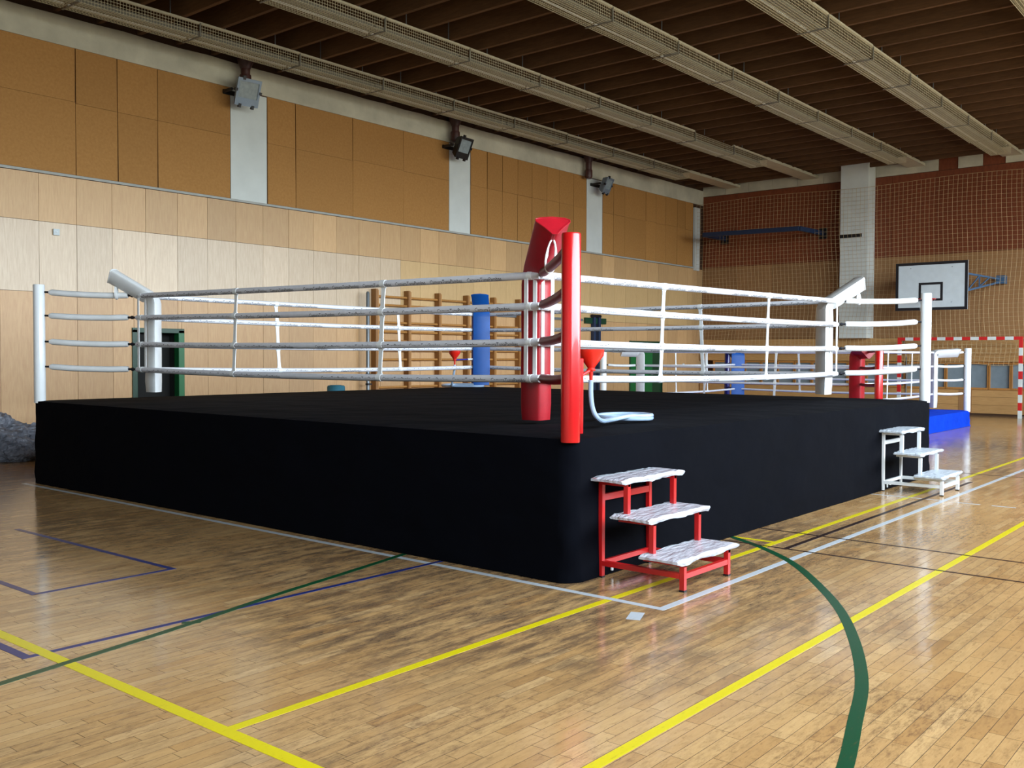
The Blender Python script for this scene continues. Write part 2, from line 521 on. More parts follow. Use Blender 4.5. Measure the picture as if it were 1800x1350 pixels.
# ---- left wall (runs away from the camera)
DX0, DX1, DZ = 8.47, 9.36, 1.97
b = B()
b.box(X0, Y1+0.02, 0, DX0, Y1+0.3, 7.6); b.box(DX1, Y1+0.02, 0, X1+0.3, Y1+0.3, 7.6); b.box(DX0, Y1+0.02, DZ, DX1, Y1+0.3, 7.6)
wl = struct(b.build('wall_left', 'dark_gap'))
PP, PX = 0.595, 6.91
GX0, GX1, GZ = 23.78, 25.62, 2.0
def ply_row(z0, z1, matf, name='wall_panel'):
    k = -5
    while True:
        xa = PX+k*PP; k += 1
        if xa < 3.3: continue
        if xa > 28.0: break
        xb = min(xa+PP, 28.09)
        segs = [(xa, xb, z0, z1)]
        for (a, c, h) in ((DX0, DX1, DZ), (GX0, GX1, GZ)):
            new = []
            for (p, q, r, s) in segs:
                if q <= a or p >= c or r >= h: new.append((p, q, r, s)); continue
                if p < a: new.append((p, a, r, s))
                if q > c: new.append((c, q, r, s))
                new.append((max(p, a), min(q, c), h, s))
            segs = new
        for (p, q, r, s) in segs:
            if q-p < 0.03: continue
            d = random.uniform(-0.002, 0.002)
            B().box(p+0.003, Y1+d, r+0.003, q-0.003, Y1+0.03, s-0.003).build(name, matf(xa), wl, at=((p+q)/2, Y1, (r+s)/2))
ply_row(0.0, 2.52, lambda x: 'ply_low')
ply_row(2.52, 3.62, lambda x: 'ply_mid' if x < 14.4 else 'ply_mid2')
ply_row(3.62, 4.36, lambda x: 'ply_top')
B().box(X0, Y1-0.02, 4.365, 27.5, Y1+0.03, 4.405).build('trim_rail', 'rail', wl)
# chipboard above
UB = [5.2, 6.05, 7.50, 8.21, 8.93, 10.37, None, 11.18, 11.84, 13.29, 14.73, 16.17, None, 16.90, 17.49, 18.05, 18.64, 19.21, 19.83, 20.36, 21.0, 21.6, None, 22.37, 22.91, 23.49, 24.63, 25.2, 25.77, 26.46, 26.95, 27.45]
prev = None
for x in UB:
    if x is None: prev = None; continue
    if prev is not None:
        zs = 5.55+random.choice((0, 0, 0.02))
        for (r, s) in ((4.41, zs), (zs, 6.42)):
            g = random.uniform(0.004, 0.014)
            j = random.uniform(-0.006, 0.004)
            vs = [(prev+g, r+0.002), (x-g*random.random(), r+0.002), (x-g*random.random(), s-0.002), (prev+g*random.random()+0.003, s-0.002)]
            bb = B().add([(a, Y1+j, c) for a, c in vs]+[(a, Y1+0.03, c) for a, c in vs], [(0, 1, 2, 3), (7, 6, 5, 4), (0, 4, 5, 1), (1, 5, 6, 2), (2, 6, 7, 3), (3, 7, 4, 0)])
            bb.build('chipboard_panel', 'chip', wl, at=((prev+x)/2, Y1, (r+s)/2))
    prev = x
for a, c in ((10.38, 11.17), (16.18, 16.89), (21.61, 22.36)):
    B().box(a, Y1+0.004, 4.41, c, Y1+0.03, 6.40).build('plaster_strip', 'white_wall', wl, at=((a+c)/2, Y1, 5.4))
B().box(27.5, Y1-0.05, 4.3, 27.82, Y1+0.03, 6.3).build('plaster_strip', 'white_wall', wl, at=(27.66, Y1, 5.4))
bm_ = B()
N = 60
secs = []
for i in range(N+1):
    x = X0+(X1-X0)*i/N
    t = 6.885+random.uniform(-0.012, 0.012)
    secs.append([(x, Y1-0.012, 6.42), (x, Y1-0.012, t), (x, Y1+0.03, t), (x, Y1+0.03, 6.42)])
bm_.sweep(secs).build('concrete_beam', 'concrete', wl)
B().box(9.6, Y1-0.05, 2.50, 21.4, Y1+0.0, 2.56).build('trim_1', 'steel', None, kind='structure')

# door_1: open doorway with green steel frame; near-black panels paint the unlit corridor
d1 = struct(B().box(DX0, Y1+0.30, 0, DX1, Y1+0.34, DZ).build('door_1', 'void'))
B().box(DX0-0.04, Y1-0.025, 0, DX0+0.05, Y1+0.12, DZ).build('door_jamb', 'dark_green', d1, bevel=0.004)
B().box(DX1-0.07, Y1-0.025, 0, DX1+0.04, Y1+0.12, DZ).build('door_jamb', 'green_door', d1, bevel=0.004)
B().box(DX0-0.04, Y1-0.025, DZ-0.05, DX1+0.04, Y1+0.12, DZ+0.03).build('door_lintel', 'dark_green', d1, bevel=0.004)
B().box(DX0+0.05, Y1+0.14, 0.0, DX0+0.3, Y1+0.18, DZ-0.06).build('shaded_door_panel', 'void', d1)
B().box(DX0+0.02, Y1+0.02, -0.0, DX0+0.04, Y1+0.30, DZ).box(DX1-0.06, Y1+0.12, 0, DX1, Y1+0.30, DZ).build('door_reveal', 'void', d1)
# door_2: green door, the shaded recess at its right painted as a dark panel
d2 = struct(B().box(GX0+0.04, Y1+0.0, 0, GX1-0.55, Y1+0.05, GZ-0.12).build('door_2', 'green_door', bevel=0.004))
B().box(GX1-0.54, Y1+0.005, 0, GX1-0.04, Y1+0.055, GZ-0.12).build('shaded_door_panel', 'dark_green', d2, bevel=0.004)
B().box(GX0, Y1-0.03, GZ-0.11, GX1, Y1+0.03, GZ).box(GX0, Y1-0.03, 0, GX0+0.04, Y1+0.03, GZ-0.11).box(GX1-0.04, Y1-0.03, 0, GX1, Y1+0.03, GZ-0.11).build('door_frame', 'dark_green', d2)
B().tube([(25.0, Y1, 1.0), (25.0, Y1-0.06, 1.0), (24.88, Y1-0.06, 1.0)], 0.012, 8).build('door_handle', 'steel', d2, smooth=True)

# ---- back wall
b = B().box(X1+0.03, Y0, 0, X1+0.35, Y1+0.3, 7.6)
wb = struct(b.build('wall_back', 'dark_gap'))
yb = 15.3
k = 0
while yb > Y0:
    ya = yb-1.2
    nm = yb-0.002
    if not (nm < 10.7 and ya > 9.7):
        for (r, s, mt) in ((4.4, 6.69, 'red_chip'), (2.1, 4.4, 'back_ply')):
            B().box(X1, max(ya, Y0)+0.003, r+0.003, X1+0.05, nm, s-0.003).build('wall_panel', mt, wb, at=(X1, (ya+yb)/2, (r+s)/2))
    yb = ya; k += 1
# concrete top with brown infill boards
yb = 15.3
pat = ['c', 'c', 'c', 'c', 'c', 'c', 'c', 'r', 'c', 'r', 'c', 'c', 'r', 'c', 'r', 'c', 'r', 'c', 'r', 'c', 'c', 'c', 'c', 'c', 'c']
seg = [15.3, 14.5, 13.7, 12.9, 12.1, 11.3, 10.5, 9.75, 8.06, 7.55, 6.93, 6.37, 5.6, 4.9, 4.2, 3.4, 2.6, 1.8, 1.0, 0, -1.3, Y0]
kind = ['concrete']*8+['red_chip', 'concrete', 'red_chip', 'concrete', 'concrete', 'red_chip', 'concrete', 'concrete', 'red_chip', 'concrete', 'concrete', 'red_chip', 'concrete']
for i in range(len(seg)-1):
    B().box(X1-(0.02 if kind[i] == 'concrete' else -0.02), seg[i+1]+0.004, 6.70, X1+0.05, seg[i]-0.004, 7.55).build('lintel_block', kind[i], wb, at=(X1, (seg[i]+seg[i+1])/2, 7))
# dado: boards and a row of frosted windows standing proud of the wall
XD = 27.9
for (r, s) in ((0.06, 0.28), (0.285, 0.50), (0.505, 0.69), (1.44, 1.63), (1.635, 1.86), (1.865, 2.09)):
    yb = 15.25
    while yb > Y0:
        ya = max(yb-2.4, Y0)
        B().box(XD, ya+0.002, r, XD+0.06, yb-0.002, s).build('dado_board', 'dado', wb, at=(XD, (ya+yb)/2, (r+s)/2))
        yb = ya
B().box(XD+0.05, Y0, 0.0, X1+0.04, Y1, 0.70).box(XD+0.05, Y0, 1.43, X1+0.04, Y1, 2.09).build('dado_core', 'dado', wb)
B().box(XD+0.02, Y0, 0.0, XD+0.08, Y1, 0.06).build('baseboard_back', 'dark_gap', None, kind='structure')
B().box(XD-0.012, 7.05, 0.06, XD+0.01, 7.38, 0.68).build('dado_patch', 'back_ply', wb)
pane_me = B().box(0, 0, 0, 0.01, 0.47, 0.63).mesh('pane', 'pane')
fr = B().box(-0.035, -0.05, -0.05, 0.05, 0.0, 0.68).box(-0.035, 0.47, -0.05, 0.05, 0.52, 0.68).box(-0.035, 0.0, -0.05, 0.05, 0.47, 0.0).box(-0.035, 0.0, 0.63, 0.05, 0.47, 0.68)
fr_me = fr.mesh('window_frame', 'frame_wood')
wn = 1
yb = 14.75
while yb > 1.0:
    w = place('window_%d' % wn, fr_me, (XD+0.01, yb-0.5, 0.745), None)
    struct(w)
    place('pane', pane_me, (XD+0.035, yb-0.5, 0.745), w)
    yb -= 0.541; wn += 1
# pillar in the back wall
pl = struct(B().box(27.55, 9.78, 2.09, X1+0.1, 10.58, 7.55).build('trim_2', 'white_wall', bevel=0.01))
B().box(27.53, 9.95, 4.97, 27.56, 10.60, 5.07).build('dark_band', 'lamp_black', pl)
# ---- right wall with the big windows (outside the frame), rear wall
b = B()
b.box(X0, Y0-0.3, 0, X1+0.3, Y0, WIN_Z0); b.box(X0, Y0-0.3, WIN_Z1, X1+0.3, Y0, 7.6)
b.box(X0, Y0-0.3, WIN_Z0, WIN_X0, Y0, WIN_Z1); b.box(WIN_X1, Y0-0.3, WIN_Z0, X1+0.3, Y0, WIN_Z1)
wr = struct(b.build('wall_right', 'plain_wall'))
for i in range(1, NWIN):
    x = WIN_X0+WPITCH*i
    B().box(x-0.06, Y0-0.2, WIN_Z0, x+0.06, Y0-0.05, WIN_Z1).build('window_post', 'white_wall', wr)
struct(B().box(X0-0.3, Y0-0.3, 0, X0, Y1+0.3, 7.6).build('wall_front', 'white_wall'))

# ---- ceiling: deck on deep timber joists
ce = struct(B().box(X0-0.3, Y0-0.3, 7.42, X1+0.35, Y1+0.3, 7.6).build('ceiling', 'roof_deck'))
jm = None
JP = 0.705
k = -14
while True:
    x = 6.50+JP*k; k += 1
    if x > X1-0.1: break
    if x < X0+0.1: continue
    if jm is None:
        jm = B().box(-0.035, Y0, 6.93, 0.035, Y1+0.02, 7.43).mesh('joist', 'joist', off=(0, 0, 6.93))
    place('joist', jm, (x, 0, 6.93+random.uniform(-0.006, 0.006)), ce)

# ================================================================== BOXING RINGS
def text_unit(txt, size):
    c = bpy.data.curves.new('t', 'FONT')
    c.body = txt; c.size = size; c.shear = 0.15; c.resolution_u = 2
    o = bpy.data.objects.new('t', c); COL.objects.link(o)
    dg = bpy.context.evaluated_depsgraph_get(); dg.update()
    me = bpy.data.meshes.new_from_object(o.evaluated_get(dg))
    bm = bmesh.new(); bm.from_mesh(me)
    for i in range(1, 4):
        bmesh.ops.bisect_plane(bm, geom=bm.verts[:]+bm.edges[:]+bm.faces[:], plane_co=(0, size*0.2*i, 0), plane_no=(0, 1, 0))
    vs = [(v.co.x, v.co.y) for v in bm.verts]
    fs = [[v.index for v in f.verts] for f in bm.faces]
    bm.free()
    bpy.data.objects.remove(o); bpy.data.curves.remove(c); bpy.data.meshes.remove(me)
    return vs, fs
TXT = text_unit('CamuraTunaPambas', 0.046)
TW = max(v[0] for v in TXT[0])

def lettering(p0, p1, r, out, pitch, phase, parent):
    p0, p1 = Vector(p0), Vector(p1)
    L = (p1-p0).length
    t = (p1-p0)/L
    out = (out-t*out.dot(t)).normalized()
    up = V(0, 0, 1); up = (up-t*up.dot(t)).normalized()
    # reading direction: left to right as seen from outside
    rd = t if t.cross(up).dot(out) > 0 else -t
    start = p0 if rd.dot(t) > 0 else p1
    b = B()
    s = phase
    while s+TW < L-0.02:
        vs = []
        for (x, y) in TXT[0]:
            a = (y-0.030)/r
            q = start+rd*(s+x)+(out*math.cos(a)+up*math.sin(a))*(r+0.0012)
            vs.append(q)
        b.add(vs, TXT[1])
        s += pitch
    me = bpy.data.meshes.new('lettering')
    off = OFF[parent.name]
    me.from_pydata([(Vector(v)-off)[:] for v in b.v], [], b.f)
    me.materials.append(M['ink'])
    o = bpy.data.objects.new('lettering', me); COL.objects.link(o); o.parent = parent
    o['label'] = 'repeated black lettering'; o['kind'] = 'stuff'
    return o

def corner_pad(name, label, base, toward, zb, zt, mat, flap_len, flap_ang, w=0.28, group=None, strap_to=None, setback=0.20):
    """triangular cushion tied inside the ropes: flat face to the ring, ridge to the post, top folded back toward the post"""
    tw = Vector(toward).normalized()
    side = V(-tw.y, tw.x, 0)
    p = Vector(base)-tw*setback
    root = thing(name, label, 'corner pad', (p.x, p.y, zb), group)
    h = w/2
    def section(o, nrm, scale=1.0):   # o: centre of flat face; nrm: direction to ridge
        pts = [(-h, -0.008), (-h*0.985, 0.012), (-h*0.55, h*0.49), (-0.018, h*0.97), (0, h*0.99), (0.018, h*0.97), (h*0.55, h*0.49), (h*0.985, 0.012), (h, -0.008), (h*0.7, -0.022), (0, -0.03), (-h*0.7, -0.022)]
        return [o+side*a*scale+nrm*c*scale for a, c in pts]
    secs = []
    o = p-tw*0.02
    wob = random.Random(len(label))
    for i in range(9):
        f = i/8
        z = zb+(zt-0.10-zb)*f
        sc = 0.93 if i == 0 else 1.0+wob.uniform(-0.015, 0.015)
        secs.append(section(V(o.x, o.y, z), tw, sc))
    body = B().sweep(secs).build('cushion', mat, root, smooth=True, angle=50)
    # folded top
    fs = []
    hinge = V(o.x, o.y, zt-0.10)
    for i in range(6):
        a = math.radians(flap_ang)+(math.pi/2-math.radians(flap_ang))*(1-i/5)
        # direction of travel goes from up to toward the post
        d = tw*math.cos(a)+V(0, 0, 1)*math.sin(a)
        nrm = tw*math.sin(a)-V(0, 0, 1)*math.cos(a)
        if i: hinge = hinge+d*0.035
        sc = 1.0 if i in (0, 5) else 0.97
        fs.append(section(hinge, nrm, sc))
    a = math.radians(flap_ang)
    d = tw*math.cos(a)+V(0, 0, 1)*math.sin(a)
    nrm = tw*math.sin(a)-V(0, 0, 1)*math.cos(a)
    for i in range(1, 7):
        fs.append(section(hinge+d*flap_len*i/6, nrm, 1.0+0.01*i))
    B().sweep(fs).build('folded_top', mat, root, smooth=True, angle=50)
    # piping round the end of the fold
    end = fs[-1]
    B().tube(end, 0.006, 6, closed=True).build('piping', mat, root, smooth=True)
    if strap_to is not None:
        ridge = hinge+d*flap_len*strap_to[0]+nrm*h*0.95
        l0, l1 = Vector(strap_to[1]), Vector(strap_to[2])
        lt = (l1-l0).normalized()
        hq = V(ridge.x, ridge.y, 0)
        tt = (hq-V(l0.x, l0.y, 0)).dot(V(lt.x, lt.y, 0))/(lt.x**2+lt.y**2)
        q = l0+lt*tt
        low = q-V(0, 0, 0.055)
        top = ridge+V(0, 0, 0.012)
        sgn = tw.cross(V(0, 0, 1))
        hh = max((top-low).length, 0.10)
        b = B(); n = 20; secs = []
        for i in range(n+1):
            an = 2*math.pi*i/n
            f = 0.5-0.5*math.cos(an)              # 0 at the ridge, 1 under the link
            wdt = 0.058*math.sin(an)*(0.55+0.45*f)
            cpt = top+(low-top)*f+sgn*wdt
            wv = tw*0.012
            inn = ((top+low)/2-cpt).normalized()*(0.020 if 0 < i < n else 0.006)
            secs.append([cpt-wv, cpt+wv, cpt+wv+inn, cpt-wv+inn])
        b = B()
        b.sweep(secs, cap=False).build('strap', 'strap', root, smooth=True)
    return root

def make_ring(name, label, x0, y0, x1, y1, zd, ztop, ins, levels, att, rope_r, post_r, cloth_m, deck_m, colors, sleeves, texts, tie_pos, rad=0.12, tie_w=0.05):
    root = thing(name, label, 'boxing ring', ((x0+x1)/2, (y0+y1)/2, 0))
    # skirt: rounded rectangle, gently rippled
    rnd = random.Random(int(x0*10))
    path = []
    r2 = min(rad, 0.035)
    cs = [((x0+rad, y0+rad), math.pi, 1.5*math.pi, rad), ((x1-r2, y0+r2), 1.5*math.pi, 2*math.pi, r2), ((x1-r2, y1-r2), 0, 0.5*math.pi, r2), ((x0+r2, y1-r2), 0.5*math.pi, math.pi, r2)]
    for ci, (c, a0, a1, rc_) in enumerate(cs):
        for i in range(9):
            a = a0+(a1-a0)*i/8
            path.append((c[0]+rc_*math.cos(a), c[1]+rc_*math.sin(a), math.cos(a), math.sin(a), 1.0 if 1 < i < 7 else 0.5))
        nx = cs[(ci+1) % 4]
        e = (nx[0][0]+nx[3]*math.cos(nx[1]), nx[0][1]+nx[3]*math.sin(nx[1]))
        s = path[-1]
        for i in range(1, 60):
            t = i/60
            path.append((s[0]+(e[0]-s[0])*t, s[1]+(e[1]-s[1])*t, math.cos(a1), math.sin(a1), 0.35))
    b = B(); rowsN = 14; n = len(path)
    ph = [rnd.uniform(0, 6.28) for _ in range(8)]
    for j in range(rowsN+1):
        f = j/rowsN
        z = zd*f+0.004*(1-f)
        for i, (x, y, nx, ny, k) in enumerate(path):
            u = i/n
            w = (math.sin(u*90+ph[0]+f*4)+math.sin(u*151+ph[1]-f*6)+0.8*math.sin(u*47+ph[2]+f*11))/3
            amp = 0.008*k*(0.35+(1-f)*0.9)*min(1, (1-f)*6)
            corner = 0.028*k*k*math.sin(f*17+u*60+ph[3])*(1-f) if k > 0.9 else 0
            flare = 0.012*(1-f)**2
            o = w*amp+corner*0.5+flare
            b.v.append((x+nx*o, y+ny*o, z))
    for j in range(rowsN):
        for i in range(n):
            b.f.append((j*n+i, j*n+(i+1) % n, (j+1)*n+(i+1) % n, (j+1)*n+i))
    b.build('skirt', cloth_m, root, smooth=True, angle=70)
    # deck canvas, slightly slack
    b = B()
    NX = 40
    ed = [(p[0], p[1]) for p in path]
    inner = 0.16
    c0 = len(b.v)
    for (x, y) in ed: b.v.append((x, y, zd))
    for (x, y) in ed:
        cx, cy = (x0+x1)/2, (y0+y1)/2
        b.v.append((cx+(x-cx)*(1-inner/4), cy+(y-cy)*(1-inner/4), zd+0.012))
    for (x, y) in ed:
        cx, cy = (x0+x1)/2, (y0+y1)/2
        b.v.append((cx+(x-cx)*0.5, cy+(y-cy)*0.5, zd+0.016))
    b.v.append(((x0+x1)/2, (y0+y1)/2, zd+0.016))
    for rr in range(2):
        for i in range(n):
            b.f.append((rr*n+i, rr*n+(i+1) % n, (rr+1)*n+(i+1) % n, (rr+1)*n+i))
    for i in range(n): b.f.append((2*n+i, 2*n+(i+1) % n, 3*n))
    b.build('deck_canvas', deck_m, root, smooth=True)
    corners = {'near': (x0, y0, -1, -1), 'right': (x1, y0, 1, -1), 'far': (x1, y1, 1, 1), 'left': (x0, y1, -1, 1)}
    rc = {}
    for key, (px, py, sx, sy) in corners.items():
        pc, slv = colors[key], sleeves[key]
        pxi, pyi = px-sx*(0.075 if key == 'right' else 0.045), py-sy*0.045
        zt = ztop
        prof = [(post_r*0.98, -0.02), (post_r, -0.01), (post_r, zt-zd-0.01), (post_r*0.93, zt-zd), (0.001, zt-zd+0.001)]
        pst = B().lathe(prof, (pxi, pyi, zd), 28).build('post', pc, root, smooth=True, at=(pxi, pyi, zd), label={'red_enamel': 'red', 'white_enamel': 'white', 'navy_enamel': 'navy'}[pc]+' corner post')
        rx, ry = (ins[0] if sx < 0 else ins[2]), (ins[1] if sy < 0 else ins[3])
        for li, h in enumerate(levels[key]):
            rc[key, li] = V(rx, ry, h)
            a = V(pxi-sx*post_r*0.7, pyi-sy*post_r*0.7, att[li])
            e = V(rx, ry, h)
            d = (e-a)
            p0, p1 = a+d*0.05, a+d*0.90
            mid = (p0+p1)/2-V(0, 0, 0.012)
            q = B().tube([p0, p0+(p1-p0)*0.03, (p0+mid)/2-V(0, 0, 0.004), mid, (mid+p1)/2-V(0, 0, 0.004), p1-(p1-p0)*0.03, p1], [rope_r*0.8, rope_r*1.16]+[rope_r*1.16]*3+[rope_r*1.16, rope_r*1.0], 12).build('rope_link', slv, root, smooth=True, at=mid)
            B().tube([a-d*0.03, p0], 0.012, 8).build('eye_bolt', 'dark_metal', q, smooth=True)
            B().tube([p1, p1+d*0.03, p1+d*0.035, p1+d*0.055, p1+d*0.06, e], [0.013, 0.013, 0.021, 0.021, 0.013, 0.013], 8).build('turnbuckle', 'dark_metal', q, smooth=True)
    sides = [('near', 'left', V(-1, 0, 0)), ('near', 'right', V(0, -1, 0)), ('left', 'far', V(0, -1, 0)), ('right', 'far', V(-1, 0, 0))]
    for si, (k0, k1, out) in enumerate(sides):
        pts = []
        for li in range(4):
            a, e = rc[k0, li], rc[k1, li]
            d = (e-a)
            sag = 0.006+0.008*li
            P = [a+d*t-V(0, 0, sag*4*t*(1-t)) for t in [i/12 for i in range(13)]]
            pts.append(P)
            ro = B().tube(P, rope_r, 12).build('rope', 'rope_wrap', root, smooth=True, at=P[6])
            if texts:
                vb = 0.11
                lt = None
                # lettering follows the two halves of the slightly slack rope
                lettering(P[0]+(P[6]-P[0]).normalized()*0.02, P[6], rope_r, out, 0.435, 0.12+0.09*li, ro)
                lettering(P[6], P[12], rope_r, out, 0.435, 0.03+0.11*((li*2+si) % 4), ro)
        def at_(P, t):
            i = min(int(t*12), 11); return P[i]+(P[i+1]-P[i])*(t*12-i)
        L = (rc[k1, 0]-rc[k0, 0]).length
        tdir = (rc[k1, 0]-rc[k0, 0]).normalized()
        ends = ([0.10/L, 1-0.10/L] if si < 2 else []) if texts else []
        for tt in list(tie_pos[si])+ends:
            thin = tt in ends
            wv = tie_w*(0.36 if thin else 0.5)
            b = B()
            jog = [0.0, -0.004, -0.007, -0.011]
            prevp = None
            for li in range(4):
                t = tt+(jog[li]*(-0.8 if si % 2 == 0 else 0.8) if not thin else 0)
                q = at_(pts[li], t)
                # band round the rope
                ring = []
                for j in range(10):
                    an = 2*math.pi*j/10
                    ring.append(out*math.cos(an)*(rope_r+0.004)+V(0, 0, 1)*math.sin(an)*(rope_r+0.004))
                wr_ = wv*1.25
                b.sweep([[q+r_-tdir*wr_ for r_ in ring], [q+r_+tdir*wr_ for r_ in ring]])
                if prevp is not None:
                    u, v = prevp-V(0, 0, rope_r*0.8), q+V(0, 0, rope_r*0.8)
                    offs = (rope_r+0.002, -rope_r-0.002) if thin else (0.0,)
                    for of in offs:
                        secs = []
                        for s_, fw in ((0, 1.5), (0.12, 1.02), (0.5, 0.92), (0.88, 1.02), (1, 1.5)):
                            c = u+(v-u)*s_+out*of
                            wq = wv*(fw if not thin else 1)
                            c = c+tdir*(0.0 if not thin else (0.017 if of > 0 else -0.022))
                            secs.append([c-tdir*wq-out*0.004, c+tdir*wq-out*0.004, c+tdir*wq+out*0.004, c-tdir*wq+out*0.004])
                        b.sweep(secs)
                prevp = q
            b.build('rope_tie', 'strap', root, smooth=True, angle=40, at=at_(pts[1], tt))
    return root, rc

LV = dict(near=(2.19, 1.945, 1.66, 1.37), left=(2.25, 1.99, 1.67, 1.37), right=(2.27, 1.97, 1.66, 1.335), far=(2.24, 1.98, 1.67, 1.36))
ATT = (2.29, 2.01, 1.70, 1.40)
RED, WHT, NAV = 'red_enamel', 'white_enamel', 'navy_enamel'
SL = dict(near='maroon_sleeve', left='white_sleeve', right='white_sleeve', far='navy_sleeve')
ring1, rc1 = make_ring('boxing_ring', 'large boxing ring on a high platform draped in black cloth', 5.25, 3.83, 13.15, 11.79, 0.985, 2.38, (6.05, 4.73, 12.25, 10.85), LV, ATT, 0.031, 0.066,
    'black_cloth', 'black_cloth', dict(near=RED, left=WHT, right=WHT, far=NAV), SL, True,
    [(0.296, 0.67), (0.306, 0.674), (0.324, 0.69), (0.322, 0.68)])
LV2 = dict((k, (1.66, 1.35, 1.04, 0.73)) for k in ('near', 'left', 'right', 'far'))
ring2, rc2 = make_ring('boxing_ring', 'smaller boxing ring on a low blue platform behind the black one', 17.5, 5.95, 23.4, 12.0, 0.35, 1.76, (18.1, 6.55, 22.8, 11.4), LV2, (1.67, 1.36, 1.05, 0.74), 0.024, 0.072,
    'blue_canvas', 'blue_canvas', dict(near=RED, left=WHT, right=WHT, far=NAV), SL, False,
    [(0.34, 0.66)]*4, rad=0.05, tie_w=0.045)

d_ = 0.9
PADS = 'corner pads of the large ring'
corner_pad('corner_pad', 'red wedge corner pad tied beside the red post of the black ring', (6.04, 4.70, 0), (-0.647, -0.78, 0), 1.03, 2.22, 'red_vinyl', 0.57, 33, w=0.25, group=PADS, strap_to=(0.86, rc1['near', 0], (5.295, 3.875, 2.29)))
corner_pad('corner_pad', 'white wedge corner pad before the dark green doorway', (6.02, 10.87, 0), (-1, 1, 0), 1.10, 2.26, 'white_vinyl', 0.46, 31, w=0.29, setback=0.25, group=PADS, strap_to=(0.78, rc1['left', 0], (5.295, 11.685, 2.29)))
corner_pad('corner_pad', 'white wedge corner pad with bent top before the pale pillar', (12.28, 4.73, 0), (1, -1, 0), 1.07, 2.26, 'white_vinyl', 0.47, 33, w=0.31, group=PADS, strap_to=(0.80, rc1['right', 0], (13.105, 3.875, 2.29)))
corner_pad('corner_pad', 'blue corner pad standing before the wall bars', (12.25, 10.85, 0), (1, 1, 0), 1.06, 2.30, 'blue_vinyl', 0.48, 31, w=0.28, group=PADS)
P2 = 'corner pads of the small ring'
corner_pad('corner_pad', 'short red corner pad by the red post of the blue ring', (18.08, 6.53, 0), (-1, -1, 0), 0.42, 1.66, 'red_vinyl', 0.35, 4, w=0.30, group=P2, setback=0.10)
corner_pad('corner_pad', 'white corner pad at the end of the blue ring nearest the goal', (22.82, 6.53, 0), (1, -1, 0), 0.42, 1.70, 'white_vinyl', 0.48, 3, w=0.32, group=P2, setback=0.10)
corner_pad('corner_pad', 'white corner pad before the closed green door', (18.08, 11.42, 0), (-1, 1, 0), 0.42, 1.68, 'white_vinyl', 0.35, 4, w=0.30, group=P2, setback=0.10)
corner_pad('corner_pad', 'blue corner pad of the blue ring beside a navy post', (22.82, 11.42, 0), (1, 1, 0), 0.42, 1.68, 'blue_vinyl', 0.35, 4, w=0.34, group=P2, setback=0.10)

# spit funnels
def funnel(label, c, holder, hose_pts, holder_mat, arm):
    root = thing('spit_funnel', label, 'funnel', (c[0], c[1], c[2]-0.2), 'spit funnels in the ring corners')
    B().lathe([(0.092, 0.0), (0.096, 0.0), (0.092, -0.045), (0.026, -0.135), (0.026, -0.145), (0.016, -0.15), (0.012, -0.235), (0.009, -0.235), (0.009, -0.15), (0.022, -0.133), (0.086, -0.045), (0.092, 0.0)], c, 24, cap=False).build('bowl', 'red_plastic', root, smooth=True)
    B().lathe([(0.03, -0.142), (0.034, -0.15), (0.03, -0.158)], c, 16).build('collar', 'red_plastic', root, smooth=True)
    B().tube(catmull(hose_pts, 6), 0.0185, 10).build('hose', 'hose', root, smooth=True)
    if holder == 'pole':
        bx, by = arm
        B().tube([(bx, by, 0.99), (bx, by, 1.0), (bx, by, 1.53), (bx, by, 1.535)], [0.03, 0.034, 0.034, 0.028], 14).tube([(bx, by, 1.40), (c[0], c[1], c[2]-0.15)], 0.012, 8).build('holder_pole', holder_mat, root, smooth=True)
    else:
        p = Vector(arm)
        q = V(c[0], c[1], c[2]-0.15)
        B().tube([p, p+(q-p)*0.5], 0.016, 10).build('holder_sleeve', 'white_enamel', root, smooth=True)
        B().tube([p+(q-p)*0.4, q], 0.010, 8).build('holder_arm', 'navy_sleeve', root, smooth=True)
        B().lathe([(0.10, -0.02), (0.125, -0.015), (0.125, 0.0), (0.118, 0.004), (0.10, 0.004)], (p.x, p.y, p.z+0.03), 24).build('holder_cup', 'blue_vinyl', root, smooth=True)
    return root
ZC = 1.005
def coil(cx, cy, r, z0, turns, a0, n=14):
    out = []
    T = int(turns*n)
    for i in range(T+1):
        a = a0+2*math.pi*i/n
        out.append((cx+r*math.cos(a), cy+r*math.sin(a), z0+0.036*(1-i/T)))
    return out
fc = (5.80, 4.06, 1.60)
hp = [(5.80, 4.06, 1.375), (5.80, 4.06, 1.27), (5.815, 4.055, 1.17), (5.87, 4.055, 1.10), (6.06, 4.13, 1.06), (6.40, 4.27, 1.048)]+coil(6.86, 4.46, 0.23, ZC+0.019, 1.65, math.radians(225))
funnel('red spit funnel with clear hose coiled on the black deck', fc, 'pole', hp, 'red_paint', (5.62, 4.04))
fc2 = (11.66, 10.90, 1.63)
hp2 = [(11.66, 10.90, 1.395), (11.66, 10.9, 1.33), (11.68, 10.95, 1.2), (11.75, 11.05, 1.06), (11.9, 11.2, 1.04)]+coil(12.35, 11.35, 0.36, ZC+0.019, 1.4, math.radians(200))
funnel('red spit funnel on an arm beside the blue pad', fc2, 'arm', hp2, 'navy_sleeve', (12.17, 10.78, 1.50))

